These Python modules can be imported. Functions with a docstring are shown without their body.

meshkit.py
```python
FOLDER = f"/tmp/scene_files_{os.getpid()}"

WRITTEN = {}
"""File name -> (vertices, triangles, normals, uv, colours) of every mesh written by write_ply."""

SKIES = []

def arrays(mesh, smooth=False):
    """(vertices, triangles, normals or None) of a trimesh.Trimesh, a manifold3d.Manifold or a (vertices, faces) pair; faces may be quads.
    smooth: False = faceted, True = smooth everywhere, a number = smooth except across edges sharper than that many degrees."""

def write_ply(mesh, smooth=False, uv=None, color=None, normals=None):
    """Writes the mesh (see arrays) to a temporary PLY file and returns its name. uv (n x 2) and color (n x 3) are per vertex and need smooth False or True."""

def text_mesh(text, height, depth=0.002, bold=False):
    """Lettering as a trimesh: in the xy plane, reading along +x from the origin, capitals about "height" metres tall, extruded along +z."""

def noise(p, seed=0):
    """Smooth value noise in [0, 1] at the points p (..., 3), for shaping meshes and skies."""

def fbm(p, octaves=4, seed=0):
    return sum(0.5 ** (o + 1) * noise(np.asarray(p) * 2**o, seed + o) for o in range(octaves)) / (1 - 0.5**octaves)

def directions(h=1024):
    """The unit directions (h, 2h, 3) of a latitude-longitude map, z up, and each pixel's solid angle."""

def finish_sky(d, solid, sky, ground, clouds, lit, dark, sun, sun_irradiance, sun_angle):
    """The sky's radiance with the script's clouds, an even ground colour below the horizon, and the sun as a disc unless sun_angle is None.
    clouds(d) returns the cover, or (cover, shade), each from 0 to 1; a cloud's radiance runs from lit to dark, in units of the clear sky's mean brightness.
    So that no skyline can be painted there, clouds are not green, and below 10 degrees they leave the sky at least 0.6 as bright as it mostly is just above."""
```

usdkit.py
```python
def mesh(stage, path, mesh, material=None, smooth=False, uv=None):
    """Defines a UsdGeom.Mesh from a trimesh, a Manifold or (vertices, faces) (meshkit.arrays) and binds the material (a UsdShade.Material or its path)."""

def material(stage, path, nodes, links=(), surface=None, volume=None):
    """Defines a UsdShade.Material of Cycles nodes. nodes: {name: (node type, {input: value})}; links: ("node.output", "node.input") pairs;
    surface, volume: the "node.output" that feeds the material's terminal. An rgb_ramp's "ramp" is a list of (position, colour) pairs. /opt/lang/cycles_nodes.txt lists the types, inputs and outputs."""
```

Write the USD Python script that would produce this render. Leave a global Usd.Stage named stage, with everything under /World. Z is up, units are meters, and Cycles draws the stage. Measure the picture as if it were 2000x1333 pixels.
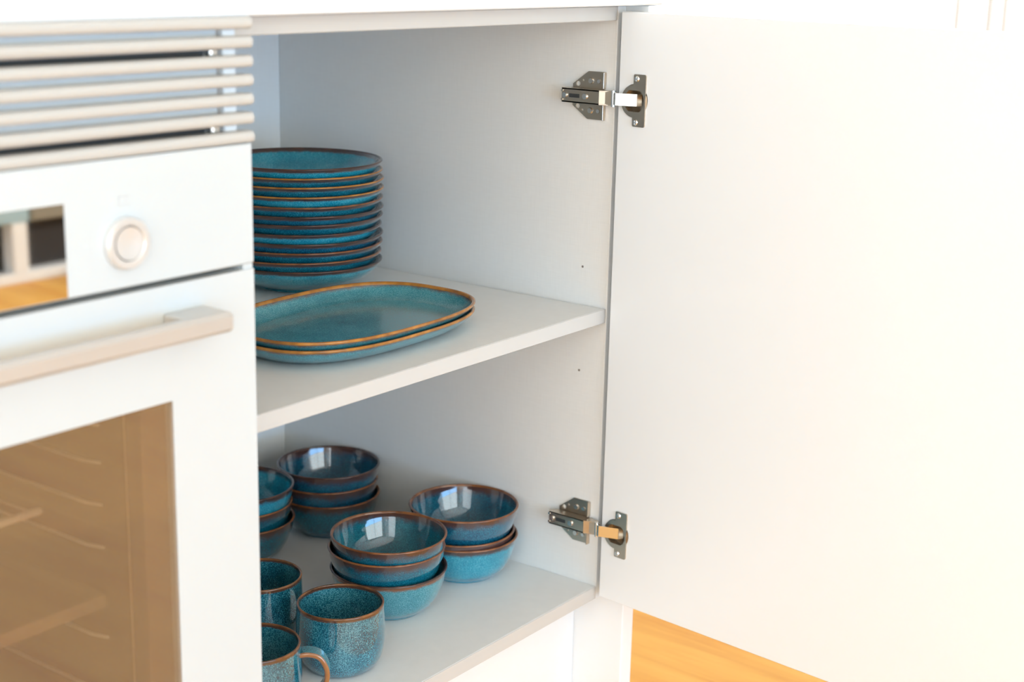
import math, random
import numpy as np, trimesh, manifold3d as m3
from shapely.geometry import Polygon, Point, box as sbox
from shapely.ops import unary_union
import usdkit
from pxr import Usd, UsdGeom, UsdLux, UsdShade, Gf, Sdf, Vt

random.seed(7)
rng = np.random.default_rng(7)
stage = Usd.Stage.CreateInMemory()
UsdGeom.SetStageUpAxis(stage, "Z")
UsdGeom.SetStageMetersPerUnit(stage, 1.0)
UsdGeom.Xform.Define(stage, "/World")
UsdGeom.Scope.Define(stage, "/World/Looks")

# ------------------------------------------------------------------ camera
# World: x runs to the right along the cabinet front, y into the cabinet, z up.
# Origin: front right corner of the cabinet's middle shelf (its top face).
YAW, PITCH, ROLL = 0.93071, 0.25149, 0.023185
EYE = Gf.Vec3d(-1.42830, -0.93013, 0.39663)
cy, sy, cp, sp = math.cos(YAW), math.sin(YAW), math.cos(PITCH), math.sin(PITCH)
fw = np.array([sy * cp, cy * cp, -sp]); rt = np.array([cy, -sy, 0.0]); up = np.cross(rt, fw)
cr, sr = math.cos(ROLL), math.sin(ROLL)
rt, up = cr * rt + sr * up, -sr * rt + cr * up
cam = UsdGeom.Camera.Define(stage, "/World/camera")
cam.CreateHorizontalApertureAttr(36.0)
cam.CreateFocalLengthAttr(36.0 * 2976.7 / 2000)
cam.CreateFStopAttr(4.6)
cam.CreateFocusDistanceAttr(1.60)
cam.CreateClippingRangeAttr(Gf.Vec2f(0.02, 100.0))
cam.CreateExposureAttr(-0.14)
cam.AddTransformOp().Set(Gf.Matrix4d(*rt, 0, *up, 0, *(-fw), 0, EYE[0], EYE[1], EYE[2], 1))

# ------------------------------------------------------------------ light: sky and the windows' daylight
dome = UsdLux.DomeLight.Define(stage, "/World/sky")
dome.CreateColorAttr(Gf.Vec3f(0.96, 1.02, 1.05))
dome.CreateIntensityAttr(1.07)


def window_light(name, pos, aim, w, h, power, col):
    l = UsdLux.RectLight.Define(stage, "/World/" + name)
    l.CreateWidthAttr(w); l.CreateHeightAttr(h)
    l.CreateIntensityAttr(power); l.CreateColorAttr(Gf.Vec3f(*col))
    z = -np.array(aim, float); z /= np.linalg.norm(z)
    x = np.cross([0, 0, 1.0], z); x /= np.linalg.norm(x); y = np.cross(z, x)
    l.AddTransformOp().Set(Gf.Matrix4d(*x, 0, *y, 0, *z, 0, *pos, 1))


FLOOR = -0.51
XL, XR, YF, YB, ZC = -3.4, 2.8, -3.8, 2.6, 2.05      # room
window_light("window_light_left", (XL - 0.12, -1.3, 0.75), (1, 0, 0), 3.0, 2.0, 1.4, (0.94, 0.98, 0.97))
window_light("window_light_frontlow", (-1.47, YF - 0.12, -0.06), (0, 1, 0), 3.0, 0.78, 11.0, (0.10, 0.47, 1.0))
window_light("window_light_front", (-1.47, YF - 0.12, 1.09), (0, 1, 0), 3.0, 1.50, 4.0, (0.93, 1.04, 1.03))
sun = UsdLux.DistantLight.Define(stage, "/World/sun")           # low sun through the right wall windows: it reaches the floor in front of the cabinet
sun.CreateAngleAttr(0.6); sun.CreateIntensityAttr(12000.0); sun.CreateColorAttr(Gf.Vec3f(1.0, 0.95, 0.86))
sz = np.array([1.0, 0.30, 0.21]); sz /= np.linalg.norm(sz); sx = np.cross([0, 0, 1.0], sz); sx /= np.linalg.norm(sx); sv = np.cross(sz, sx)
sun.AddTransformOp().Set(Gf.Matrix4d(*sx, 0, *sv, 0, *sz, 0, 0, 0, 3, 1))

# ------------------------------------------------------------------ naming
used = {}


def path_for(name, parent):
    base = parent or "/World"
    k = used.get((base, name), 0)
    used[(base, name)] = k + 1
    return f"{base}/{name}" + (f"_{k:03d}" if k else "")


def pth(p):
    return p if isinstance(p, str) else str(p.GetPath())


def tag(p, label=None, cat=None, group=None, kind=None):
    for k, v in (("label", label), ("category", cat), ("group", group), ("kind", kind)):
        if v:
            p.SetCustomDataByKey(k, v)
    return p


def thing(name, label=None, cat=None, loc=(0, 0, 0), rotz=0.0, group=None, kind=None, tilt=None):
    x = UsdGeom.Xform.Define(stage, path_for(name, None))
    x.AddTranslateOp().Set(Gf.Vec3d(*loc))
    if tilt:
        x.AddRotateXYZOp().Set(Gf.Vec3f(tilt[0], tilt[1], rotz))
    else:
        x.AddRotateZOp().Set(rotz)
    return tag(x.GetPrim(), label, cat, group, kind)


def obj(name, mesh, mat, parent=None, smooth=False, label=None, cat=None, kind=None, attr=None):
    if isinstance(mesh, list):
        mesh = trimesh.util.concatenate([tm(m) for m in mesh])
    m = usdkit.mesh(stage, path_for(name, pth(parent) if parent is not None else None), mesh, mat, smooth)
    if attr is not None:
        UsdGeom.PrimvarsAPI(m).CreatePrimvar("rimd", Sdf.ValueTypeNames.FloatArray, "vertex").Set(Vt.FloatArray.FromNumpy(np.asarray(attr, np.float32)))
    return tag(m.GetPrim(), label, cat, None, kind)


# ------------------------------------------------------------------ mesh helpers
def tm(m):
    if hasattr(m, "to_mesh"):
        q = m.to_mesh()
        return trimesh.Trimesh(np.array(q.vert_properties[:, :3]), np.array(q.tri_verts), process=False)
    if isinstance(m, (tuple, list)):
        return trimesh.Trimesh(np.asarray(m[0]), np.asarray(m[1]), process=False)
    return m


def bx(x0, x1, y0, y1, z0, z1, ch=0.0008):
    """A box with small chamfers: the hull of three shrunk boxes."""
    a, b = np.array([min(x0, x1), min(y0, y1), min(z0, z1)]), np.array([max(x0, x1), max(y0, y1), max(z0, z1)])
    ch = min(ch, 0.45 * (b - a).min())
    if ch <= 0:
        return tm(m3.Manifold.cube(list(b - a)).translate(list(a)))
    pts = []
    for k in range(3):
        s = np.full(3, ch); s[k] = 0
        lo, hi = a + s, b - s
        pts += [[(lo, hi)[i][0], (lo, hi)[j][1], (lo, hi)[l][2]] for i in (0, 1) for j in (0, 1) for l in (0, 1)]
    return tm(m3.Manifold.hull_points(np.array(pts)))


def lathe(prof, n=128):
    """Revolves (r, z) points around z; r = 0 ends become single points."""
    prof = np.asarray(prof, float)
    a = np.linspace(0, 2 * np.pi, n, endpoint=False)
    V, idx = [], []
    for r, z in prof:
        if r < 1e-9:
            idx.append([len(V)] * n); V.append([0, 0, z])
        else:
            idx.append(list(range(len(V), len(V) + n)))
            V += [[r * math.cos(t), r * math.sin(t), z] for t in a]
    F = []
    for p, q in zip(idx, idx[1:]):
        for i in range(n):
            j = (i + 1) % n
            if p[i] != p[j]:
                F.append([p[i], p[j], q[j]])
            if q[i] != q[j]:
                F.append([p[i], q[j], q[i]])
    return np.array(V), np.array(F)


def cyl(p0, p1, r, n=24, r1=None):
    p0, p1 = np.array(p0, float), np.array(p1, float)
    L = np.linalg.norm(p1 - p0)
    m = tm(m3.Manifold.cylinder(L, r, r if r1 is None else r1, n))
    m.apply_transform(trimesh.geometry.align_vectors([0, 0, 1], (p1 - p0) / L))
    m.apply_translation(p0)
    return m


def extr(poly, h, M=None):
    m = trimesh.creation.extrude_polygon(poly, h, engine="earcut")
    if M is not None:
        m.apply_transform(M)
    return m


def tube(pts, r, n=10):
    pts = [np.array(p, float) for p in pts]
    out = []
    for a, b in zip(pts, pts[1:]):
        s = [m3.Manifold.sphere(r, n).translate(list(a)), m3.Manifold.sphere(r, n).translate(list(b))]
        out.append(m3.Manifold.batch_hull(s))
    return tm(m3.Manifold.batch_boolean(out, m3.OpType.Add))


def spline(pts, n=8):
    """Catmull-Rom through the points."""
    P = np.array([pts[0]] + list(pts) + [pts[-1]], float)
    out = []
    for i in range(1, len(P) - 2):
        for t in np.linspace(0, 1, n, endpoint=False):
            a, b, c, d = P[i - 1], P[i], P[i + 1], P[i + 2]
            out.append(0.5 * ((2 * b) + (c - a) * t + (2 * a - 5 * b + 4 * c - d) * t * t + (3 * b - a - 3 * c + d) * t ** 3))
    out.append(P[-2])
    return np.array(out)


# ------------------------------------------------------------------ materials
def MAT(name, nodes, links=(), surface="p.BSDF", volume=None):
    return usdkit.material(stage, "/World/Looks/" + name, nodes, links, surface, volume)


def plain(name, col, rough=0.4, metal=0.0, spec=0.5, coat=0.0, **kw):
    return MAT(name, {"p": ("principled_bsdf", {"base_color": col, "roughness": rough, "metallic": metal, "specular_ior_level": spec, "coat_weight": coat, **kw})})


M_lacquer = plain("white_lacquer", (0.845, 0.86, 0.865), 0.28)
M_worktop = plain("white_worktop", (0.86, 0.86, 0.85), 0.35)
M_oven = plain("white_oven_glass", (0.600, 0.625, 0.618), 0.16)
M_plinth = plain("white_plinth", (0.82, 0.815, 0.80), 0.4)
M_wall = plain("white_wall_paint", (0.82, 0.82, 0.80), 0.8)
M_ceil = plain("ceiling_paint", (0.85, 0.85, 0.84), 0.9)
M_slat = plain("cream_aluminium", (0.53, 0.505, 0.46), 0.38, spec=0.4)
M_satin = plain("satin_handle", (0.60, 0.57, 0.53), 0.34, metal=0.45)
M_knob = plain("brushed_knob", (0.74, 0.73, 0.71), 0.35, metal=0.5)
M_dark = plain("dark_recess", (0.03, 0.033, 0.035), 0.5)
M_enamel = plain("oven_enamel", (0.27, 0.21, 0.16), 0.4)
M_chrome = plain("rack_chrome", (0.95, 0.92, 0.86), 0.3, metal=0.25)
M_nickel = plain("hinge_nickel", (0.60, 0.53, 0.44), 0.28, metal=1.0)
M_steel = plain("screw_steel", (0.80, 0.82, 0.82), 0.22, metal=1.0)
M_shine = plain("bright_hinge_arm", (0.86, 0.83, 0.78), 0.18, metal=1.0)
M_mirror = plain("display_mirror", (0.86, 0.86, 0.86), 0.02, metal=1.0)
M_icon = plain("icon_print", (0.60, 0.61, 0.61), 0.4)
M_frame = plain("window_frame_white", (0.92, 0.93, 0.94), 0.5)
M_sofa = plain("dark_fabric", (0.028, 0.024, 0.022), 0.9)
M_hole = plain("drill_hole", (0.20, 0.16, 0.13), 0.7)

# grey melamine with a fine woven print
M_melamine = MAT("grey_melamine", {
    "g": ("geometry", {}),
    "m1": ("mapping", {"scale": (900, 900, 60)}), "n1": ("noise_texture", {"scale": 1.0, "detail": 2.0}),
    "m2": ("mapping", {"scale": (70, 70, 900)}), "n2": ("noise_texture", {"scale": 1.0, "detail": 2.0}),
    "mx": ("mix", {"mix_type": "mix", "fac": 0.5}),
    "r": ("rgb_ramp", {"ramp": [(0.3, (0.745, 0.735, 0.705)), (0.7, (0.795, 0.785, 0.755))]}),
    "p": ("principled_bsdf", {"roughness": 0.45, "specular_ior_level": 0.35})},
    [("g.position", "m1.vector"), ("g.position", "m2.vector"), ("m1.vector", "n1.vector"), ("m2.vector", "n2.vector"),
     ("n1.color", "mx.color1"), ("n2.color", "mx.color2"), ("mx.color", "r.fac"), ("r.color", "p.base_color")])
M_edge = plain("shelf_edge_band", (0.57, 0.545, 0.505), 0.4)

# oak boards, grain along y
M_oak = []
for k, s in enumerate((0.97, 1.0, 1.03)):
    M_oak.append(MAT(f"oak_board_{'abc'[k]}", {
        "g": ("geometry", {}), "m": ("mapping", {"scale": (26, 2.2, 20), "location": (k * 3.1, k * 1.7, 0)}),
        "n": ("noise_texture", {"scale": 1.0, "detail": 5.0, "roughness": 0.6, "distortion": 0.5}),
        "r": ("rgb_ramp", {"ramp": [(0.30, (0.726 * s, 0.321 * s, 0.066 * s)), (0.52, (0.858 * s, 0.452 * s, 0.103 * s)), (0.75, (0.924 * s, 0.518 * s, 0.132 * s))]}),
        "p": ("principled_bsdf", {"roughness": 0.55, "specular_ior_level": 0.2})},
        [("g.position", "m.vector"), ("m.vector", "n.vector"), ("n.fac", "r.fac"), ("r.color", "p.base_color")]))


def pane_glass(name, tint, glossy, fac):
    return MAT(name, {"t": ("transparent_bsdf", {"color": tint}), "g": ("glossy_bsdf", {"color": glossy, "roughness": 0.015}),
                      "x": ("mix_closure", {"fac": fac})}, [("t.BSDF", "x.closure1"), ("g.BSDF", "x.closure2")], surface="x.closure")


M_pane = pane_glass("window_pane", (0.98, 0.98, 0.98), (1, 1, 1), 0.06)
M_ovenglass = MAT("brown_oven_glass", {
    "t": ("transparent_bsdf", {"color": (0.86, 0.78, 0.70)}), "g": ("glossy_bsdf", {"color": (0.80, 0.82, 0.86), "roughness": 0.02}),
    "d": ("diffuse_bsdf", {"color": (0.40, 0.33, 0.26)}), "x1": ("mix_closure", {"fac": 0.15}), "x2": ("mix_closure", {"fac": 0.16})},
    [("t.BSDF", "x1.closure1"), ("d.BSDF", "x1.closure2"), ("x1.closure", "x2.closure1"), ("g.BSDF", "x2.closure2")], surface="x2.closure")


def glaze(name, deep, bright, fleck, brown, rough=0.07, fade=0.0045, wig=0.006, steps=(0.50, 0.71, 0.89), cior=1.58, crough=0.02):
    """Reactive glaze: speckled teal that breaks to brown towards the lip (rimd = metres below the lip)."""
    return MAT(name, {
        "a": ("attribute", {"attribute": "rimd"}), "g": ("geometry", {}), "o": ("object_info", {}),
        "n1": ("noise_texture", {"scale": 900.0, "detail": 1.5, "roughness": 0.6}),
        "n2": ("noise_texture", {"scale": 26.0, "detail": 3.0, "roughness": 0.55}),
        "n3": ("noise_texture", {"scale": 330.0, "detail": 2.0}),
        "add": ("math", {"math_type": "add"}), "half": ("math", {"math_type": "multiply", "value2": 0.45}),
        "sum": ("math", {"math_type": "add"}), "rnd": ("math", {"math_type": "multiply_add", "value2": 0.16, "value3": -0.08}),
        "c": ("rgb_ramp", {"ramp": [(steps[0], deep), (steps[1], bright), (steps[2], fleck), (0.98, fleck)]}),
        "w": ("math", {"math_type": "multiply_add", "value2": wig, "value3": -wig / 2}),
        "rd": ("math", {"math_type": "add"}),
        "k": ("map_range", {"from_min": 0.0, "from_max": fade, "to_min": 0.0, "to_max": 1.0, "clamp": True, "range_type": "smoothstep"}),
        "n4": ("noise_texture", {"scale": 60.0, "detail": 4.0, "roughness": 0.7}),
        "x": ("mix", {"mix_type": "mix", "color1": brown}),
        "p": ("principled_bsdf", {"roughness": rough, "specular_ior_level": 0.3, "coat_weight": 1.0, "coat_roughness": crough, "coat_ior": cior})},
        [("g.position", "n1.vector"), ("g.position", "n2.vector"), ("g.position", "n3.vector"), ("g.position", "n4.vector"),
         ("n1.fac", "add.value1"), ("n2.fac", "half.value1"), ("half.value", "add.value2"), ("o.random", "rnd.value1"),
         ("add.value", "sum.value1"), ("rnd.value", "sum.value2"), ("sum.value", "c.fac"),
         ("n4.fac", "w.value1"), ("a.fac", "rd.value1"), ("w.value", "rd.value2"), ("rd.value", "k.value"),
         ("k.result", "x.fac"), ("c.color", "x.color2"), ("x.color", "p.base_color")])


def lipmat(name, a, b):
    return MAT(name, {"g": ("geometry", {}), "n": ("noise_texture", {"scale": 55.0, "detail": 4.0}),
                      "r": ("rgb_ramp", {"ramp": [(0.35, a), (0.65, b)]}),
                      "p": ("principled_bsdf", {"roughness": 0.12, "coat_weight": 0.3, "coat_roughness": 0.05})},
               [("g.position", "n.vector"), ("n.fac", "r.fac"), ("r.color", "p.base_color")])


L_mug = lipmat("mug_lip", (0.07, 0.028, 0.012), (0.24, 0.095, 0.032))
TEAL = ((0.002, 0.070, 0.115), (0.004, 0.135, 0.20), (0.035, 0.25, 0.32))
DEEP = ((0.002, 0.042, 0.085), (0.003, 0.082, 0.15), (0.02, 0.17, 0.25))
TURQ = ((0.003, 0.15, 0.23), (0.008, 0.27, 0.38), (0.07, 0.40, 0.50))
PALE = ((0.020, 0.15, 0.19), (0.04, 0.23, 0.28), (0.12, 0.34, 0.38))
BROWN, RUST = (0.055, 0.026, 0.022), (0.17, 0.055, 0.018)
G_teal = glaze("teal_glaze", *TEAL, BROWN, 0.07, 0.003, 0.003)
G_deep = glaze("deep_blue_glaze", *DEEP, BROWN, 0.07, 0.003, 0.003)
G_turq = glaze("turquoise_glaze", *TURQ, BROWN, 0.07, 0.003, 0.003)
G_pale = glaze("pale_teal_glaze", *PALE, RUST)
G_bteal = glaze("bowl_teal_glaze", *TEAL, (0.085, 0.034, 0.022), 0.06, 0.011, 0.013, cior=1.66)
G_bdeep = glaze("bowl_deep_glaze", *DEEP, (0.075, 0.034, 0.028), 0.06, 0.011, 0.012, cior=1.66)
G_bturq = glaze("bowl_turquoise_glaze", *TURQ, BROWN, 0.06, 0.006, 0.007, cior=1.66)
L_dark = lipmat("dark_brown_lip", (0.030, 0.014, 0.011), (0.10, 0.042, 0.026))
L_rust = lipmat("rust_lip", (0.13, 0.042, 0.014), (0.27, 0.095, 0.028))
L_amber = lipmat("amber_lip", (0.27, 0.10, 0.016), (0.50, 0.20, 0.030))
M_clay = plain("bare_foot_clay", (0.42, 0.36, 0.29), 0.7)

# ------------------------------------------------------------------ room shell
def wall_with_hole(axis, at, thick, u0, u1, z0, z1, hole):
    hu0, hu1, hz0, hz1 = hole
    parts = []
    for a, b, c, d in ((u0, hu0, z0, z1), (hu1, u1, z0, z1), (hu0, hu1, z0, hz0), (hu0, hu1, hz1, z1)):
        if b - a > 1e-4 and d - c > 1e-4:
            parts.append(bx(at, at + thick, a, b, c, d, 0) if axis == "x" else bx(a, b, at, at + thick, c, d, 0))
    return parts


def window(n, axis, at, hole, mull, label, hm=0.022):
    w = thing(f"window_{n}", kind="structure", label=label)
    u0, u1, z0, z1 = hole
    f = 0.06
    def bar(a, b, c, d, y=0.035):
        return bx(at - y, at + y, a, b, c, d, 0.004) if axis == "x" else bx(a, b, at - y, at + y, c, d, 0.004)
    obj("window_frame", [bar(u0, u0 + f, z0, z1), bar(u1 - f, u1, z0, z1), bar(u0 + f, u1 - f, z0, z0 + f), bar(u0 + f, u1 - f, z1 - f, z1)], M_frame, w)
    edges = [u0 + f] + list(mull) + [u1 - f]
    for m in mull:
        obj("mullion", bar(m - hm, m + hm, z0 + f, z1 - f, 0.03), M_frame, w)
    for a, b in zip(edges, edges[1:]):
        e = hm
        obj("pane", bar(a + (e if a in mull else 0), b - (e if b in mull else 0), z0 + f, z1 - f, 0.004), M_pane, w)


T = 0.12
H_side = (-2.6, -0.1, -0.2, 1.4)
H_left, H_front, H_right = (-2.8, 0.2, -0.2, 1.75), (-3.0, 0.05, -0.46, 1.85), (0.40, 1.90, 0.06, 1.8)
obj("wall_left", wall_with_hole("x", XL - T, T, YF - T, YB + T, FLOOR - 0.1, ZC + 0.1, H_left), M_wall, kind="structure", label="white wall with a window on the left of the room")
obj("wall_front", wall_with_hole("y", YF - T, T, XL, XR, FLOOR - 0.1, ZC + 0.1, H_front), M_wall, kind="structure", label="white wall with a window facing the cabinet")
obj("wall_right", wall_with_hole("x", XR, T, 0.15, YB + T, FLOOR - 0.1, ZC + 0.1, H_right) + wall_with_hole("x", XR, T, YF - T, 0.15, FLOOR - 0.1, ZC + 0.1, H_side), M_wall, kind="structure", label="white wall with a tall bright window beyond the open door")
obj("wall_back", bx(XL, XR, YB, YB + T, FLOOR - 0.1, ZC + 0.1, 0), M_wall, kind="structure", label="plain white wall behind the kitchen unit")
obj("ceiling", bx(XL, XR, YF, YB, ZC, ZC + 0.1, 0), M_ceil, kind="structure", label="white ceiling")
window(1, "x", XL - 0.06, H_left, (-1.3,), "white framed window in the left wall")
window(2, "y", YF - 0.06, H_front, (-1.47,), "white framed window in the wall facing the cabinet")
window(3, "x", XR + 0.06, H_right, (0.572, 0.616, 0.708), "tall white framed window glowing beyond the open door", 0.010)

window(4, "x", XR + 0.06, H_side, (-1.35,), "white framed window in the right wall that lets the low sun in")

fl = thing("floor", kind="structure", label="warm honey oak board floor")
obj("subfloor", bx(XL, XR, YF, YB, FLOOR - 0.1, FLOOR - 0.016, 0), M_dark, fl)
pw, x, k = 0.31, XL, 0
while x < XR - 1e-6:
    x1 = min(x + pw, XR)
    y = YF - rng.uniform(0, 1.8)
    while y < YB:
        y1 = y + 2.4
        a, b = max(y, YF), min(y1, YB)
        if b - a > 0.02:
            obj("plank", bx(x + 0.0006, x1 - 0.0006, a + 0.0006, b - 0.0006, FLOOR - 0.016, FLOOR, 0.0012), M_oak[k % 3], fl)
            k += int(rng.integers(1, 3))
        y = y1
    x = x1

# ------------------------------------------------------------------ kitchen run: worktop, end panel, plinth
ZT, ZB = 0.3395, -0.358               # carcass top and underside
WX0 = -1.195
obj("worktop", bx(WX0, 0.043, -0.031, 0.62, ZT + 0.002, 0.364, 0.0015), M_worktop, label="white worktop over the oven and the open cabinet", cat="worktop")
obj("end_panel", bx(0.0165, 0.0405, -0.030, 0.60, FLOOR, ZT + 0.0015, 0.001), M_lacquer, label="white end panel closing the run beside the open door, down to the floor", cat="panel")
obj("plinth", bx(WX0 + 0.01, 0.016, 0.040, 0.056, FLOOR, ZB - 0.001, 0.0008), M_plinth, label="recessed white plinth board under the cabinet", cat="plinth")

# ------------------------------------------------------------------ cabinet with open door
IW, BACK = -0.568, 0.522              # inner left face, back panel's face
cab = thing("cabinet", "open white cabinet with grey interior, one shelf and a wide open door", "cabinet")
t = 0.016
obj("side_panel", bx(0, t, 0, 0.56, ZB, ZT), M_melamine, cab)
obj("side_panel", bx(IW - t, IW, 0, 0.56, ZB, ZT), M_melamine, cab)
obj("top_rail", bx(IW, 0, 0, 0.10, ZT - 0.0155, ZT), M_edge, cab, label="white rail under the worktop")
obj("top_rail", bx(IW, 0, 0.46, BACK, ZT - 0.0155, ZT), M_melamine, cab)
obj("floor_panel", bx(IW, 0, 0, 0.56, ZB, ZB + t, 0.0012), M_melamine, cab)
obj("back_panel", bx(IW, 0, BACK, BACK + 0.008, ZB + t, ZT), M_melamine, cab)
shelf = obj("shelf", bx(IW + 0.001, -0.0012, 0.0012, BACK - 0.004, -t, 0.0, 0.0008), M_melamine, cab)
obj("edge_band", bx(IW + 0.001, -0.0012, 0.0, 0.0012, -t, 0.0, 0.0004), M_edge, shelf, label="paler front edge of the shelf")
obj("edge_band", bx(IW, 0, -0.0008, 0.0, ZB, ZB + t, 0.0003), M_edge, cab, label="front edge of the cabinet floor")
obj("edge_band", bx(0.0, t, -0.0008, 0.0, ZB, ZT, 0.0003), M_lacquer, cab, label="white front edge of the side panel")
for hz in (0.0448, -0.079):
    obj("drill_hole", cyl((-0.0003, 0.0345, hz), (0.002, 0.0345, hz), 0.0014, 16), M_hole, cab)

# door frame of reference: s runs from the hinge edge towards the room, n is the normal of its inner face
TH = math.atan2(0.0924, 1.0)
DO = np.array([-0.0064, -0.009, 0.0])
ds = np.array([-math.sin(TH), -math.cos(TH), 0.0])
dn = np.array([-math.cos(TH), math.sin(TH), 0.0])
DM = np.eye(4); DM[:3, 0], DM[:3, 1], DM[:3, 2], DM[:3, 3] = ds, -dn, (0, 0, 1), DO     # local x = s, y = away behind the inner face, z up
if np.linalg.det(DM[:3, :3]) < 0:
    raise SystemExit("door frame is left-handed")


def on_door(m):
    m = tm(m).copy(); m.apply_transform(DM); return m


DW, DZ0, DZ1 = 0.596, -0.3507, 0.3345
door_l = m3.Manifold(m3.Mesh(np.asarray(bx(0, DW, 0, 0.019, DZ0, DZ1, 0.0012).vertices, np.float32), np.asarray(bx(0, DW, 0, 0.019, DZ0, DZ1, 0.0012).faces, np.uint32)))
HZ = (0.2405, -0.2640)
for z in HZ:      # 35 mm bores for the hinge cups
    door_l -= m3.Manifold.cylinder(0.013, 0.0176, 0.0176, 48).rotate([-90, 0, 0]).translate([0.0233, -0.001, z])
obj("door", on_door(door_l), M_lacquer, cab)


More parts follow.
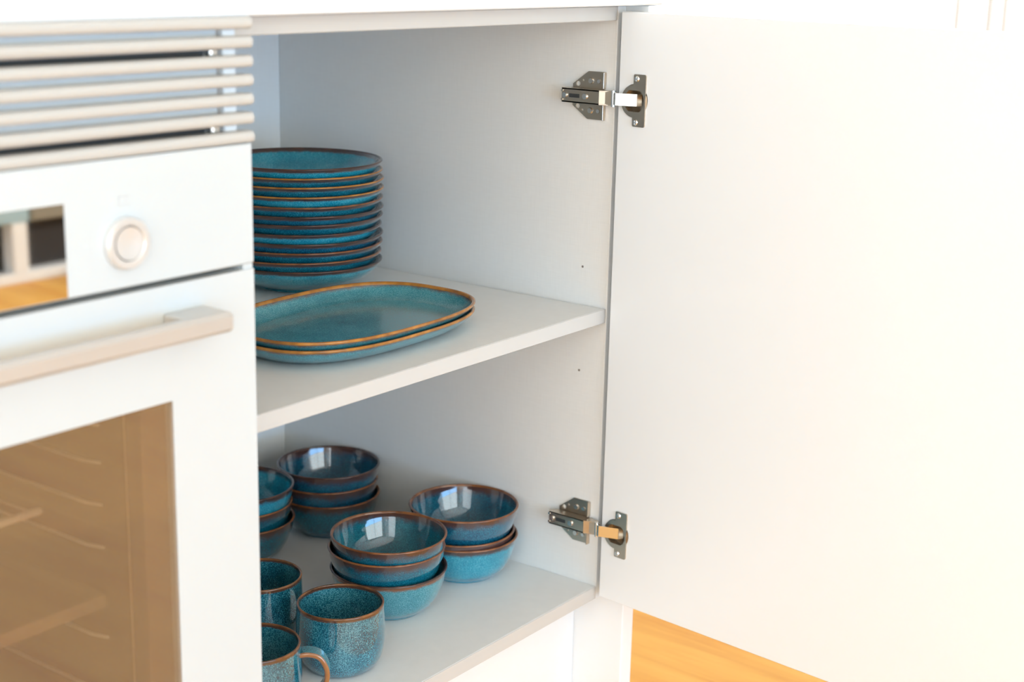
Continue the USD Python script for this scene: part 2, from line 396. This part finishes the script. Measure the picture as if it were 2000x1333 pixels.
def hinge(z):
    # mounting plate on the side wall (x = 0): a wing shape with a step
    wing = Polygon([(0.0125, -0.0262), (0.0340, -0.0262), (0.0545, -0.0120), (0.0545, 0.0120), (0.0340, 0.0270), (0.0125, 0.0270)]).buffer(-0.001).buffer(0.001)
    holes = [Point(0.0475, 0.0125).buffer(0.0028), Point(0.0475, -0.0125).buffer(0.0028), Point(0.041, 0.0165).buffer(0.0014), Point(0.041, -0.0165).buffer(0.0014)]
    for h_ in holes:
        wing = wing.difference(h_)
    M = np.eye(4); M[:3, :3] = np.array([[0, 0, -1], [1, 0, 0], [0, 1, 0]]); M[:3, 3] = (0.0, 0, z)
    if np.linalg.det(M[:3, :3]) < 0:
        M[0, 2] = 1; M[0, 3] = -0.0022
    plate = extr(wing, 0.0022, M)
    rib = [bx(-0.0075, -0.002, 0.014, 0.060, z - 0.0062, z + 0.0062, 0.0008)]
    flange = [bx(-0.0062, -0.0005, 0.0108, 0.0128, z - 0.026, z - 0.009, 0.0003), bx(-0.0062, -0.0005, 0.0108, 0.0128, z + 0.009, z + 0.0268, 0.0003)]
    h = obj("hinge", [plate] + rib + flange, M_nickel, cab, label="nickel plated concealed hinge")
    # arm: an inverted channel above the plate, its front bent down towards the door
    a = []
    sect = [(0.064, -0.0105), (0.060, -0.0160), (0.010, -0.0160), (0.0035, -0.0135), (-0.004, -0.0120), (-0.010, -0.0115)]
    for (y0, x0), (y1, x1) in zip(sect, sect[1:]):
        hw0 = 0.0078 if y0 > 0.03 else 0.0072
        q = np.array([[x0, y0, z - hw0], [x0, y0, z + hw0], [x1, y1, z - hw0], [x1, y1, z + hw0]])
        a.append(tm(m3.Manifold.hull_points(np.vstack([q, q + [0.0016, 0, 0]]))))
    for s_ in (-1, 1):
        wl = Polygon([(0.063, -0.0105), (0.060, -0.016), (0.010, -0.016), (0.0, -0.0125), (-0.006, -0.0115), (-0.006, -0.006), (0.012, -0.003), (0.056, -0.003)])
        Mw = np.eye(4); Mw[:3, :3] = np.array([[0, 1, 0], [1, 0, 0], [0, 0, -1.0]]); Mw[:3, 3] = (0, 0, z + s_ * 0.0072 + 0.0007)
        a.append(extr(wl, 0.0014, Mw))
    obj("arm", a, M_nickel, h)
    for y, r_, m_ in ((0.0555, 0.0034, M_steel), (0.0285, 0.0036, M_steel)):
        s = [cyl((-0.0145, y, z), (-0.0178, y, z), r_, 20, r_ * 0.85)]
        s.append(bx(-0.0181, -0.0176, y - r_ * 0.7, y + r_ * 0.7, z - 0.0004, z + 0.0004, 0))
        obj("screw", s, m_, h, smooth=35)
    obj("slot_cover", bx(-0.0164, -0.0159, 0.036, 0.050, z - 0.0022, z + 0.0022, 0.0002), M_dark, h)
    for y, dz in ((0.0595, 0.0050), (0.0595, -0.0050)):
        obj("rivet", cyl((-0.0145, y, z + dz), (-0.0168, y, z + dz), 0.0014, 12), M_shine, h, smooth=35)
    for y, dz in ((0.0300, 0.0165), (0.0300, -0.0165), (0.0195, 0.0165), (0.0195, -0.0165)):
        big = y > 0.025
        obj("screw", [cyl((-0.001, y, z + dz), (-0.0042 if big else -0.0034, y, z + dz), 0.0042 if big else 0.003, 20, 0.0028 if big else 0.0022)], M_steel if not big else M_shine, h, smooth=35)
    # cup flange on the door's inner face, the cup behind it, two screws
    fp = sbox(0.0218, -0.0285, 0.0385, 0.0282).buffer(-0.002).buffer(0.002)
    ring = Point(0.0233, -0.001).buffer(0.0178, 48).intersection(sbox(-0.05, -0.05, 0.0385, 0.05))
    hole = Point(0.0233, -0.001).buffer(0.0135, 40).intersection(sbox(0, -0.0125, 0.0365, 0.0105))
    fl_ = unary_union([fp, ring]).difference(hole)
    Mf = np.eye(4); Mf[:3, :3] = np.array([[1, 0, 0], [0, 0, -1], [0, 1, 0]]).astype(float); Mf[:3, 3] = (0, 0.0, z)
    obj("cup_flange", on_door(extr(fl_, 0.0017, Mf)), M_nickel, h)
    cup = tm(m3.Manifold.cylinder(0.0118, 0.0168, 0.0170, 48) - m3.Manifold.cylinder(0.0118, 0.0152, 0.0156, 48).translate([0, 0, 0.0012]))
    cup.apply_transform(trimesh.transformations.rotation_matrix(math.pi / 2, [1, 0, 0]))
    cup.apply_translation([0.0233, 0.0120, z - 0.001])
    obj("cup", on_door(cup), M_nickel, h, smooth=35)
    for dz in (0.0232, -0.0238):
        s = tm(cyl((0.0262, -0.0015, z + dz), (0.0262, -0.0034, z + dz), 0.0036, 20, 0.0026))
        c = bx(0.0238, 0.0286, -0.0037, -0.0033, z + dz - 0.0004, z + dz + 0.0004, 0)
        c2 = bx(0.0258, 0.0266, -0.0037, -0.0033, z + dz - 0.0024, z + dz + 0.0024, 0)
        obj("screw", [on_door(s), on_door(c), on_door(c2)], M_steel, h, smooth=35)
    # bright link from the arm's nose over into the cup
    cupc = DO + ds * 0.026 - dn * 0.004
    nose = np.array([-0.0125, -0.0065, z])
    lift = DO + ds * 0.010 + dn * 0.0055
    def at_(a, b):
        q = DO + ds * a + dn * b
        return np.array([q[0], q[1], z])
    pts = [nose, at_(0.0035, 0.0088), at_(0.0250, -0.0010), at_(0.0275, -0.0065)]
    lk = []
    for p, q in zip(pts, pts[1:]):
        d = (q - p) / np.linalg.norm(q - p); nn = np.array([d[1], -d[0], 0]) * 0.0009
        w = np.array([0, 0, 0.0066])
        lk.append(tm(m3.Manifold.hull_points(np.array([p + nn + w, p - nn + w, p + nn - w, p - nn - w, q + nn + w, q - nn + w, q + nn - w, q - nn - w]))))
    obj("link", lk, M_shine, h)
    obj("pin", cyl((nose[0], nose[1], z - 0.0088), (nose[0], nose[1], z + 0.0088), 0.0022, 16), M_steel, h, smooth=35)


for z in HZ:
    hinge(z)

# ------------------------------------------------------------------ ventilation grille above the oven
OY = -0.036                            # oven front plane
OX = -0.5802                           # its right edge
OX0 = -1.178
gr = thing("ventilation_grille", "cream horizontal slat ventilation grille above the white oven", "grille")
slat_pitch, slat_h = 0.01485, 0.0096
for k in range(7):
    zc = 0.3415 - 0.0048 - k * slat_pitch
    # rounded slat: a bullnose profile swept along x
    a = np.linspace(-math.pi / 2, math.pi / 2, 12)
    nose = [(OY + 0.004 - 0.0045 * math.cos(q), zc + slat_h / 2 * math.sin(q)) for q in a]
    prof = Polygon(nose + [(OY + 0.014, zc + slat_h / 2 - 0.0005), (OY + 0.014, zc - slat_h / 2 + 0.0005)])
    M = np.eye(4); M[:3, :3] = np.array([[0, 0, 1], [1, 0, 0], [0, 1, 0]]).astype(float); M[:3, 3] = (OX0, 0, 0)
    obj("slat", extr(prof, (OX + 0.0025) - OX0, M), M_slat, gr, smooth=30)
for xx in (OX - 0.009, OX0 + 0.004):
    obj("post", bx(xx - 0.0085, xx + 0.0045, OY + 0.012, OY + 0.022, 0.243, 0.3385, 0.0008), M_lacquer, gr)
for kz in (1.5, 5.5):
    zc = 0.3367 - kz * slat_pitch
    obj("clip", bx(OX - 0.034, OX - 0.026, OY + 0.008, OY + 0.020, zc - 0.003, zc + 0.003, 0.0015), M_steel, gr)
obj("backing", bx(OX0, OX - 0.02, OY + 0.0175, OY + 0.0195, 0.243, 0.3385, 0), plain("grille_backing", (0.78, 0.80, 0.80), 0.5), gr)
for kz in (1.5, 5.5):      # the two open slots behind the slats
    zc = 0.3367 - kz * slat_pitch
    obj("slot", bx(OX0 + 0.02, OX - 0.034, OY + 0.0168, OY + 0.0185, zc - 0.0046, zc + 0.0012, 0), M_dark, gr)

# ------------------------------------------------------------------ oven
ov = thing("oven", "white built-in oven with brown glass door, metal knob and bar handle", "oven")
GZ0, GZ1 = 0.1410, 0.1456
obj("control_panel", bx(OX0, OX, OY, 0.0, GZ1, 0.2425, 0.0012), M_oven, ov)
disp = obj("display", bx(-1.0, -0.7632, OY - 0.0006, OY + 0.002, 0.1466, 0.2152, 0.0003), M_mirror, ov, label="dark mirror glass display")
obj("trim", bx(OX - 0.0105, OX, OY + 0.002, 0.0, -0.45, GZ1, 0.0006), M_oven, ov)
obj("body_front", bx(OX0 + 0.02, OX - 0.0105, -0.004, 0.0, 0.10, GZ1, 0), M_dark, ov)
# knob: outer ring and a recessed disc with a fine dish
kx, kz, kr = -0.7110, 0.1800, 0.0197
ringp = [(kr, 0.0), (kr, 0.0055), (kr - 0.0012, 0.0072), (kr - 0.0052, 0.0072), (kr - 0.0064, 0.0060), (kr - 0.0068, 0.0)]
v, f = lathe(ringp[::-1], 64)
R90 = trimesh.transformations.rotation_matrix(math.pi / 2, [1, 0, 0])
def on_panel(vf):
    m = tm(vf).copy(); m.apply_transform(R90); m.apply_translation([kx, OY, kz]); m.fix_normals(); return m
kn = obj("knob", on_panel((v, f)), M_knob, ov, smooth=30)
v, f = lathe([(0, 0.0056), (0.004, 0.0058), (0.0105, 0.0064), (kr - 0.0072, 0.0066), (kr - 0.0070, 0.0)], 64)
obj("cap", on_panel((v, f)), M_knob, kn, smooth=30)
# faint printed marks above and left of the knob
ic = []
for (x0, x1, z0, z1) in ((-0.0035, 0.0035, 0.0285, 0.0292), (-0.0035, 0.0035, 0.0342, 0.0349), (-0.0035, -0.0028, 0.0285, 0.0349), (0.0028, 0.0035, 0.0285, 0.0349), (-0.0370, -0.0330, 0.0016, 0.0024), (-0.0302, -0.0296, -0.001, 0.005)):
    ic.append(bx(kx + x0, kx + x1, OY - 0.0002, OY + 0.0005, kz + z0, kz + z1, 0))
obj("printed_mark", ic[:4], M_icon, ov)
obj("printed_mark", ic[4:5], M_icon, ov)
obj("printed_mark", ic[5:], M_icon, ov)
# door: frame with an opening, glass pane, inner frame
DGX, DGZ = -0.6700, 0.0486
DX1 = OX - 0.001
face = sbox(OX0, -0.45, DX1, GZ0).difference(sbox(-1.088, -0.36, DGX, DGZ))
MF = np.eye(4); MF[:3, :3] = np.array([[1, 0, 0], [0, 0, -1], [0, 1, 0]]).astype(float); MF[:3, 3] = (0, -0.006, 0)
frame = extr(face, -0.006 - OY, MF)
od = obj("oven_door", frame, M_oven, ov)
obj("glass", bx(-1.09, DGX + 0.001, OY + 0.0008, OY + 0.004, -0.362, DGZ + 0.001, 0), M_ovenglass, od, label="brown tinted mirror-like glass")
M_inner = plain("inner_door_frame", (0.30, 0.225, 0.19), 0.3)
obj("inner_frame", [bx(-0.6945, DGX + 0.003, OY + 0.010, -0.006, -0.36, DGZ + 0.002, 0.001)], M_inner, od, label="brown strip of the inner door frame behind the glass")
hd = [bx(-1.12, -0.6350, -0.0720, -0.0590, 0.1040, 0.1200, 0.0032), bx(-0.6770, -0.6355, -0.0660, OY, 0.1052, 0.1195, 0.0012), bx(-1.12, -1.08, -0.0660, OY, 0.1052, 0.1195, 0.0012)]
obj("handle", hd, M_satin, od, smooth=20, label="satin metal bar handle")
# cavity with side racks
CX, CZ0, CZ1, CYB = -0.686, -0.30, 0.10, 0.40
CXL = -1.07
M_cav = M_enamel
obj("cavity", [bx(CX, CX + 0.004, 0.001, CYB, CZ0, CZ1, 0), bx(CXL - 0.004, CXL, 0.001, CYB, CZ0, CZ1, 0), bx(CXL, CX, 0.001, CYB, CZ0 - 0.004, CZ0, 0),
              bx(CXL, CX, 0.001, CYB, CZ1, CZ1 + 0.004, 0), bx(CXL, CX, CYB, CYB + 0.004, CZ0, CZ1, 0)], M_cav, ov)
obj("front_rim", [bx(CX - 0.003, CX + 0.003, 0.0, 0.003, CZ0, CZ1, 0.001)], plain("cavity_rim", (0.90, 0.74, 0.54), 0.35), ov, label="bright edge of the oven cavity")
sr = []
for z in (0.052, 0.020, -0.012, -0.048, -0.085, -0.165, -0.215):
    sr.append(tube([(CX - 0.006, 0.03, z), (CX - 0.010, 0.045, z), (CX - 0.010, 0.33, z), (CX - 0.006, 0.345, z)], 0.0015, 8))
for y in (0.30,):
    sr.append(cyl((CX - 0.006, y, CZ0 + 0.03), (CX - 0.006, y, CZ1 - 0.02), 0.0014, 8))
obj("side_rack", sr, M_chrome, ov)

tray = thing("baking_tray", "dark baking tray inside the oven behind the brown glass", "tray")
TZ = -0.124
obj("pan", [bx(CXL + 0.004, CX - 0.008, 0.03, 0.37, TZ - 0.012, TZ - 0.010, 0.0005), bx(CXL + 0.004, CX - 0.008, 0.026, 0.031, TZ - 0.012, TZ, 0.001),
            bx(CXL + 0.004, CX - 0.008, 0.365, 0.37, TZ - 0.012, TZ, 0.001), bx(CX - 0.012, CX - 0.008, 0.03, 0.37, TZ - 0.012, TZ, 0.001), bx(CXL + 0.004, CXL + 0.008, 0.03, 0.37, TZ - 0.012, TZ, 0.001)],
    plain("tray_metal", (0.42, 0.34, 0.25), 0.35, metal=0.3), tray)
wr = thing("oven_rack", "wire rack slid into the oven above the baking tray", "rack")
rk = [tube([(CXL + 0.012, 0.05, -0.045), (CX - 0.052, 0.05, -0.045)], 0.0034, 10), tube([(CXL + 0.012, 0.35, -0.045), (CX - 0.052, 0.35, -0.045)], 0.003, 10)]
for r_ in rk:
    obj("rim", r_, M_chrome, wr)
for xx in np.linspace(CXL + 0.03, CX - 0.06, 12):
    obj("wire", cyl((xx, 0.05, -0.043), (xx, 0.35, -0.043), 0.0013, 8), M_chrome, wr)

# ------------------------------------------------------------------ tableware
def vessel(name, outer, inner, lip_out, lip_in, body_mat, lip_mat, label, cat, group, loc, rotz=0, tilt=None, n=128, wob=0.0, seed=0, scale=1.0, foot=None):
    """outer: (r, z) from the foot's centre up to the lip; inner: from the lip down to the middle. The lip is a part of its own."""
    t_ = thing(name, label, cat, loc, rotz, group, tilt=tilt)
    body = np.vstack([outer, inner]) * scale
    zr = max(outer[:, 1].max(), inner[:, 1].max()) * scale
    r_ = np.random.default_rng(seed)
    ph = r_.uniform(0, 6.28, 3)
    def warp(v):
        a = np.arctan2(v[:, 1], v[:, 0])
        k = 1 + wob * (np.sin(2 * a + ph[0]) + 0.5 * np.sin(3 * a + ph[1]))
        dz = wob * 18 * 0.001 * np.sin(2 * a + ph[2]) * np.clip(v[:, 2] / zr, 0, 1) * 4
        v = v.copy(); v[:, 0] *= k; v[:, 1] *= k; v[:, 2] += dz
        return v
    o, i_ = lathe(outer * scale, n), lathe(inner * scale, n)
    v = np.vstack([o[0], i_[0]]); f = np.vstack([o[1], i_[1] + len(o[0])])
    d = zr - v[:, 2]
    obj("body", (warp(v), f), body_mat, t_, smooth=True, attr=np.maximum(d - 0.0016, 0))
    lv, lf = lathe(np.asarray(lip_out) * scale, n)
    obj("rim", (warp(lv), lf), lip_mat, t_, smooth=True, label="glazed brown rim")
    return t_


def profile(outer_pts, th, z_in, lip=0.0017):
    """Outer spline (r, z) from foot edge to lip; the wall is th thick; z_in is the inside floor height. Returns outer, inner, lip profiles."""
    o = spline(outer_pts, 10)
    H = o[-1, 1]
    # inner curve: the outer one moved inwards along its normal
    tng = np.gradient(o, axis=0); nrm = np.stack([-tng[:, 1], tng[:, 0]], 1); nrm /= np.linalg.norm(nrm, axis=1)[:, None]
    inn = o + nrm * th
    keep = (inn[:, 1] > z_in + 0.0015)
    inn = inn[keep][::-1]
    ro, ri = o[-1, 0], inn[0, 0]
    # lip arc from outer to inner
    cut_o = o[:, 1] < H - lip
    zc = H - th / 2
    mid = (ro + ri) / 2
    arc = [(mid + th / 2 * math.cos(q), zc + th / 2 * math.sin(q)) for q in np.linspace(0, math.pi, 11)]
    oc = o[cut_o]
    ic = inn[inn[:, 1] < H - lip]
    lip_prof = [tuple(oc[-1])] + arc + [tuple(ic[0])]
    r_in = ic[-1, 0]
    tail = [(r_in * 0.93, z_in + 0.0006), (r_in * 0.8, z_in + 0.0001), (r_in * 0.5, z_in), (r_in * 0.2, z_in), (0, z_in)]
    inner = np.vstack([ic, tail])
    r0 = oc[0, 0]
    base = [(0, 0.0016), (r0 - 0.006, 0.0016), (r0 - 0.004, 0.0), (r0 - 0.0012, 0.0)]
    outer = np.vstack([base, oc])
    return outer, inner, lip_prof, None


BOWL = profile([(0.0395, 0.0006), (0.0420, 0.0034), (0.0512, 0.0110), (0.0576, 0.0210), (0.0618, 0.0325), (0.0647, 0.0430), (0.0665, 0.0520)], 0.0031, 0.0070)
PASTA = profile([(0.0500, 0.0006), (0.0525, 0.0030), (0.0680, 0.0085), (0.0830, 0.0160), (0.0920, 0.0235), (0.0965, 0.0300), (0.0985, 0.0345)], 0.0033, 0.0055)
MUG = profile([(0.0325, 0.0005), (0.0372, 0.0035), (0.0432, 0.0125), (0.0462, 0.0260), (0.0468, 0.0400), (0.0463, 0.0580), (0.0459, 0.0725)], 0.0026, 0.0060, 0.0013)


def place_vessel(kind, name, bm, lm, label, cat, group, loc, **kw):
    return vessel(name, kind[0], kind[1], kind[2], kind[3], bm, lm, label, cat, group, loc, **kw)


ORD = ["top", "second", "third", "fourth", "fifth", "sixth", "seventh", "eighth", "ninth", "tenth", "eleventh", "bottom"]
# twelve pasta bowls on the shelf, from the bottom up
PB = [(G_turq, L_dark), (G_teal, L_rust), (G_teal, L_rust), (G_deep, L_dark), (G_turq, L_dark), (G_teal, L_dark), (G_deep, L_dark), (G_teal, L_rust), (G_turq, L_amber), (G_teal, L_amber), (G_teal, L_amber), (G_turq, L_dark)]
PDX = [0.0, -0.001, 0.0005, 0.001, -0.0005, 0.001, 0.0015, 0.001, 0.002, 0.0025, 0.001, 0.0005]
PZ = np.cumsum([0.0, 0.0102, 0.0112, 0.0098, 0.0108, 0.0108, 0.0092, 0.0106, 0.0112, 0.0108, 0.0100, 0.0104]) * 1.028
for k, (bm, lm) in enumerate(PB):
    w = ORD[11 - k]
    lab = f"{w} pasta bowl of the tall blue stack on the shelf" if w not in ("top",) else "teal pasta bowl with visible inside, top of the tall stack on the shelf"
    place_vessel(PASTA, "pasta_bowl", bm, lm, lab, "bowl", "pasta bowls stacked on the shelf", (-0.141 + PDX[k], 0.349 - 0.4 * PDX[k], PZ[k]), rotz=37 * k, wob=0.0018, seed=k, n=144)

# four stacks of three cereal bowls on the cabinet floor (rim heights above the floor measured in the photograph)
FZ = ZB + t
STACKS = [
    ("rear stack beside the side wall", (-0.0680, 0.375), [0, 0.0195, 0.0395], [(G_bteal, L_rust), (G_bdeep, L_rust), (G_bdeep, L_dark)], 11),
    ("rear left stack half hidden by the oven", (-0.205, 0.394), [0, 0.0215, 0.0430], [(G_bteal, L_rust), (G_bteal, L_rust), (G_bturq, L_dark)], 21),
    ("front stack behind the mugs", (-0.2035, 0.1515), [0, 0.0252, 0.0408], [(G_pale, L_dark), (G_bteal, L_rust), (G_bteal, L_rust)], 31),
    ("right stack near the lower hinge", (-0.0675, 0.1510), [0, 0.0080, 0.0375], [(G_bturq, L_rust), (G_bdeep, L_rust), (G_bdeep, L_rust)], 41),
]
for nm, (x, y), hs, mats, sd in STACKS:
    for k, h in enumerate(hs):
        sc = {(41, 1): 0.972, (31, 0): 1.012, (31, 1): 1.012, (31, 2): 1.003}.get((sd, k), 1.0)
        lab = ("bottom", "middle", "top")[k] + " blue glazed cereal bowl of the " + nm
        place_vessel(BOWL, "cereal_bowl", *mats[k], lab, "bowl", "cereal bowls stacked on the cabinet floor", (x + (0.001, -0.0012, 0.0)[k], y + (0.0, 0.0012, -0.0008)[k], FZ + h),
                     rotz=53 * k + sd, wob=0.0016, seed=sd + k, scale=sc)


def mug(label, loc, rotz, seed):
    m_ = place_vessel(MUG, "mug", G_mug, L_mug, label, "mug", "teal mugs at the cabinet's front left", loc, rotz=rotz, wob=0.0012, seed=seed, n=160)
    # strap handle: a rounded rectangle swept along a D loop in the local x-z plane
    path = spline([(0.0435, 0.0600), (0.0530, 0.0612), (0.0645, 0.0575), (0.0712, 0.0450), (0.0707, 0.0310), (0.0625, 0.0175), (0.0500, 0.0115), (0.0405, 0.0110)], 8)
    tg = np.gradient(path, axis=0); tg /= np.linalg.norm(tg, axis=1)[:, None]
    hw, ht, c = 0.0090, 0.0027, 0.0020
    sec = []
    for sx, sy_, a0 in ((1, 1, 0), (-1, 1, 90), (-1, -1, 180), (1, -1, 270)):
        for q in (0, 30, 60, 90):
            qq = math.radians(a0 + q)
            sec.append((sx * (hw - c) + c * math.cos(qq), sy_ * (ht - c) + c * math.sin(qq)))
    sec = np.array(sec); ns = len(sec)
    V, A = [], []
    for (px, pz), (tx, tz) in zip(path, tg):
        nx, nz = -tz, tx
        for u, w in sec:
            V.append([px + nx * w, u, pz + nz * w])
            A.append(0.0 if abs(u) > hw - 0.9 * c else (0.004 if abs(u) > hw - 1.4 * c else 0.02))
    F = []
    for i in range(len(path) - 1):
        for j in range(ns):
            k = (j + 1) % ns
            F += [[i * ns + j, i * ns + k, (i + 1) * ns + k], [i * ns + j, (i + 1) * ns + k, (i + 1) * ns + j]]
    hm = trimesh.Trimesh(np.array(V), np.array(F), process=False); hm.fix_normals()
    obj("handle", (hm.vertices, hm.faces), G_hand, m_, smooth=True, attr=A)
    return m_


G_mug = glaze("mug_glaze", (0.003, 0.055, 0.092), (0.010, 0.125, 0.180), (0.085, 0.30, 0.36), (0.10, 0.04, 0.022), 0.06, 0.0016, 0.002, (0.57, 0.74, 0.88), 1.8)
G_hand = glaze("handle_glaze", (0.006, 0.075, 0.11), (0.015, 0.15, 0.20), (0.09, 0.29, 0.34), (0.30, 0.12, 0.045), 0.08, 0.004, 0.001, (0.55, 0.74, 0.92))
mug("speckled teal mug standing in front of the front bowl stack", (-0.345, 0.093, FZ), 68, 1)
mug("teal mug at the back, half hidden behind the oven's edge", (-0.3495, 0.209, FZ), 120, 2)
mug("frontmost teal mug with its loop handle turned to the right", (-0.471, 0.091, FZ), -48, 3)


def platter(label, lip, loc, rotz, seed):
    """Rounded oblong platter: superellipse rings from the foot over the lip to the flat inside."""
    p = thing("platter", label, "platter", loc, rotz, "oblong platters stacked on the shelf")
    A, B, N = 0.1495, 0.0970, 168
    th = np.linspace(0, 2 * np.pi, N, endpoint=False)
    def ring(d, z, e):
        a, b = A - d, B - d
        c_, s_ = np.cos(th), np.sin(th)
        return np.stack([a * np.sign(c_) * np.abs(c_) ** (2 / e), b * np.sign(s_) * np.abs(s_) ** (2 / e), np.full(N, z * 0.92)], 1)
    def loft(rings, cap=None):
        V = np.vstack(rings); F = []
        for i in range(len(rings) - 1):
            for j in range(N):
                k = (j + 1) % N
                F += [[i * N + j, i * N + k, (i + 1) * N + k], [i * N + j, (i + 1) * N + k, (i + 1) * N + j]]
        if cap is not None:
            V = np.vstack([V, [[0, 0, rings[cap][0, 2]]]]); c = len(V) - 1
            o = cap % len(rings) * N
            for j in range(N):
                k = (j + 1) % N
                F.append([o + k, o + j, c] if cap == 0 else [o + j, o + k, c])
        return V, np.array(F)
    E = 2.75
    outer = [ring(d, z, e) for d, z, e in ((0.075, 0.0012, 2.4), (0.036, 0.0012, 2.5), (0.0325, 0.0, 2.5), (0.0295, 0.0006, 2.5), (0.024, 0.0022, 2.55), (0.0165, 0.0054, 2.6), (0.0105, 0.0095, 2.7), (0.0055, 0.0145, E), (0.0025, 0.0178, E), (0.0012, 0.0200, E))]
    inner = [ring(d, z, e) for d, z, e in ((0.0052, 0.0200, E), (0.0068, 0.0168, E), (0.0090, 0.0132, 2.7), (0.0128, 0.0096, 2.65), (0.0178, 0.0070, 2.6), (0.0235, 0.0056, 2.55), (0.031, 0.0050, 2.5), (0.050, 0.0046, 2.45), (0.075, 0.0045, 2.4))]
    lipr = [ring(d, z, E) for d, z in ((0.0012, 0.0200), (0.0004, 0.0213), (0.0006, 0.0224), (0.0016, 0.0231), (0.0028, 0.0231), (0.0040, 0.0224), (0.0047, 0.0212), (0.0052, 0.0200))]
    ov_, of = loft(outer, 0); iv, if_ = loft(inner, -1)
    v = np.vstack([ov_, iv]); f = np.vstack([of, if_ + len(ov_)])
    obj("body", (v, f), G_plat, p, smooth=True, attr=np.maximum(0.0212 - v[:, 2] - 0.0018, 0))
    obj("rim", loft(lipr), lip, p, smooth=True, label="glazed amber rim")
    return p


G_plat = glaze("platter_glaze", (0.025, 0.17, 0.22), (0.05, 0.26, 0.31), (0.13, 0.36, 0.40), (0.13, 0.055, 0.03), 0.22, 0.005, 0.006, (0.50, 0.71, 0.89), 1.5, 0.13)
platter("lower teal oblong platter lying on the shelf", L_amber, (-0.290, 0.128, 0.0), 1.5, 1)
platter("upper teal oblong platter with amber rim, on top of another", L_amber, (-0.2895, 0.1278, 0.0084), 1.5, 2)

# ------------------------------------------------------------------ far side of the room, seen only mirrored in the oven display
sb = thing("sideboard", "low white sideboard with dark open niches, mirrored in the oven display", "sideboard", (1.05, -2.62, FLOOR))
obj("base", bx(-0.9, 0.95, -0.36, 0.0, 0.0, 0.030, 0.003), M_lacquer, sb)
obj("niche_back", bx(-0.9, 0.95, -0.36, -0.05, 0.030, 0.165, 0), M_sofa, sb)
for px_ in (-0.885, -0.035, 0.93):
    obj("post", bx(px_ - 0.024, px_ + 0.024, -0.05, 0.0, 0.030, 0.165, 0.003), M_lacquer, sb)
obj("drawer", bx(-0.9, -0.003, -0.36, 0.0, 0.165, 0.42, 0.003), plain("pale_blue_front", (0.34, 0.50, 0.57), 0.4), sb)
obj("drawer", bx(0.003, 0.95, -0.36, 0.0, 0.165, 0.42, 0.003), plain("olive_grey_front", (0.24, 0.225, 0.175), 0.4), sb)
obj("top", bx(-0.92, 0.97, -0.37, 0.015, 0.42, 0.44, 0.003), M_lacquer, sb)
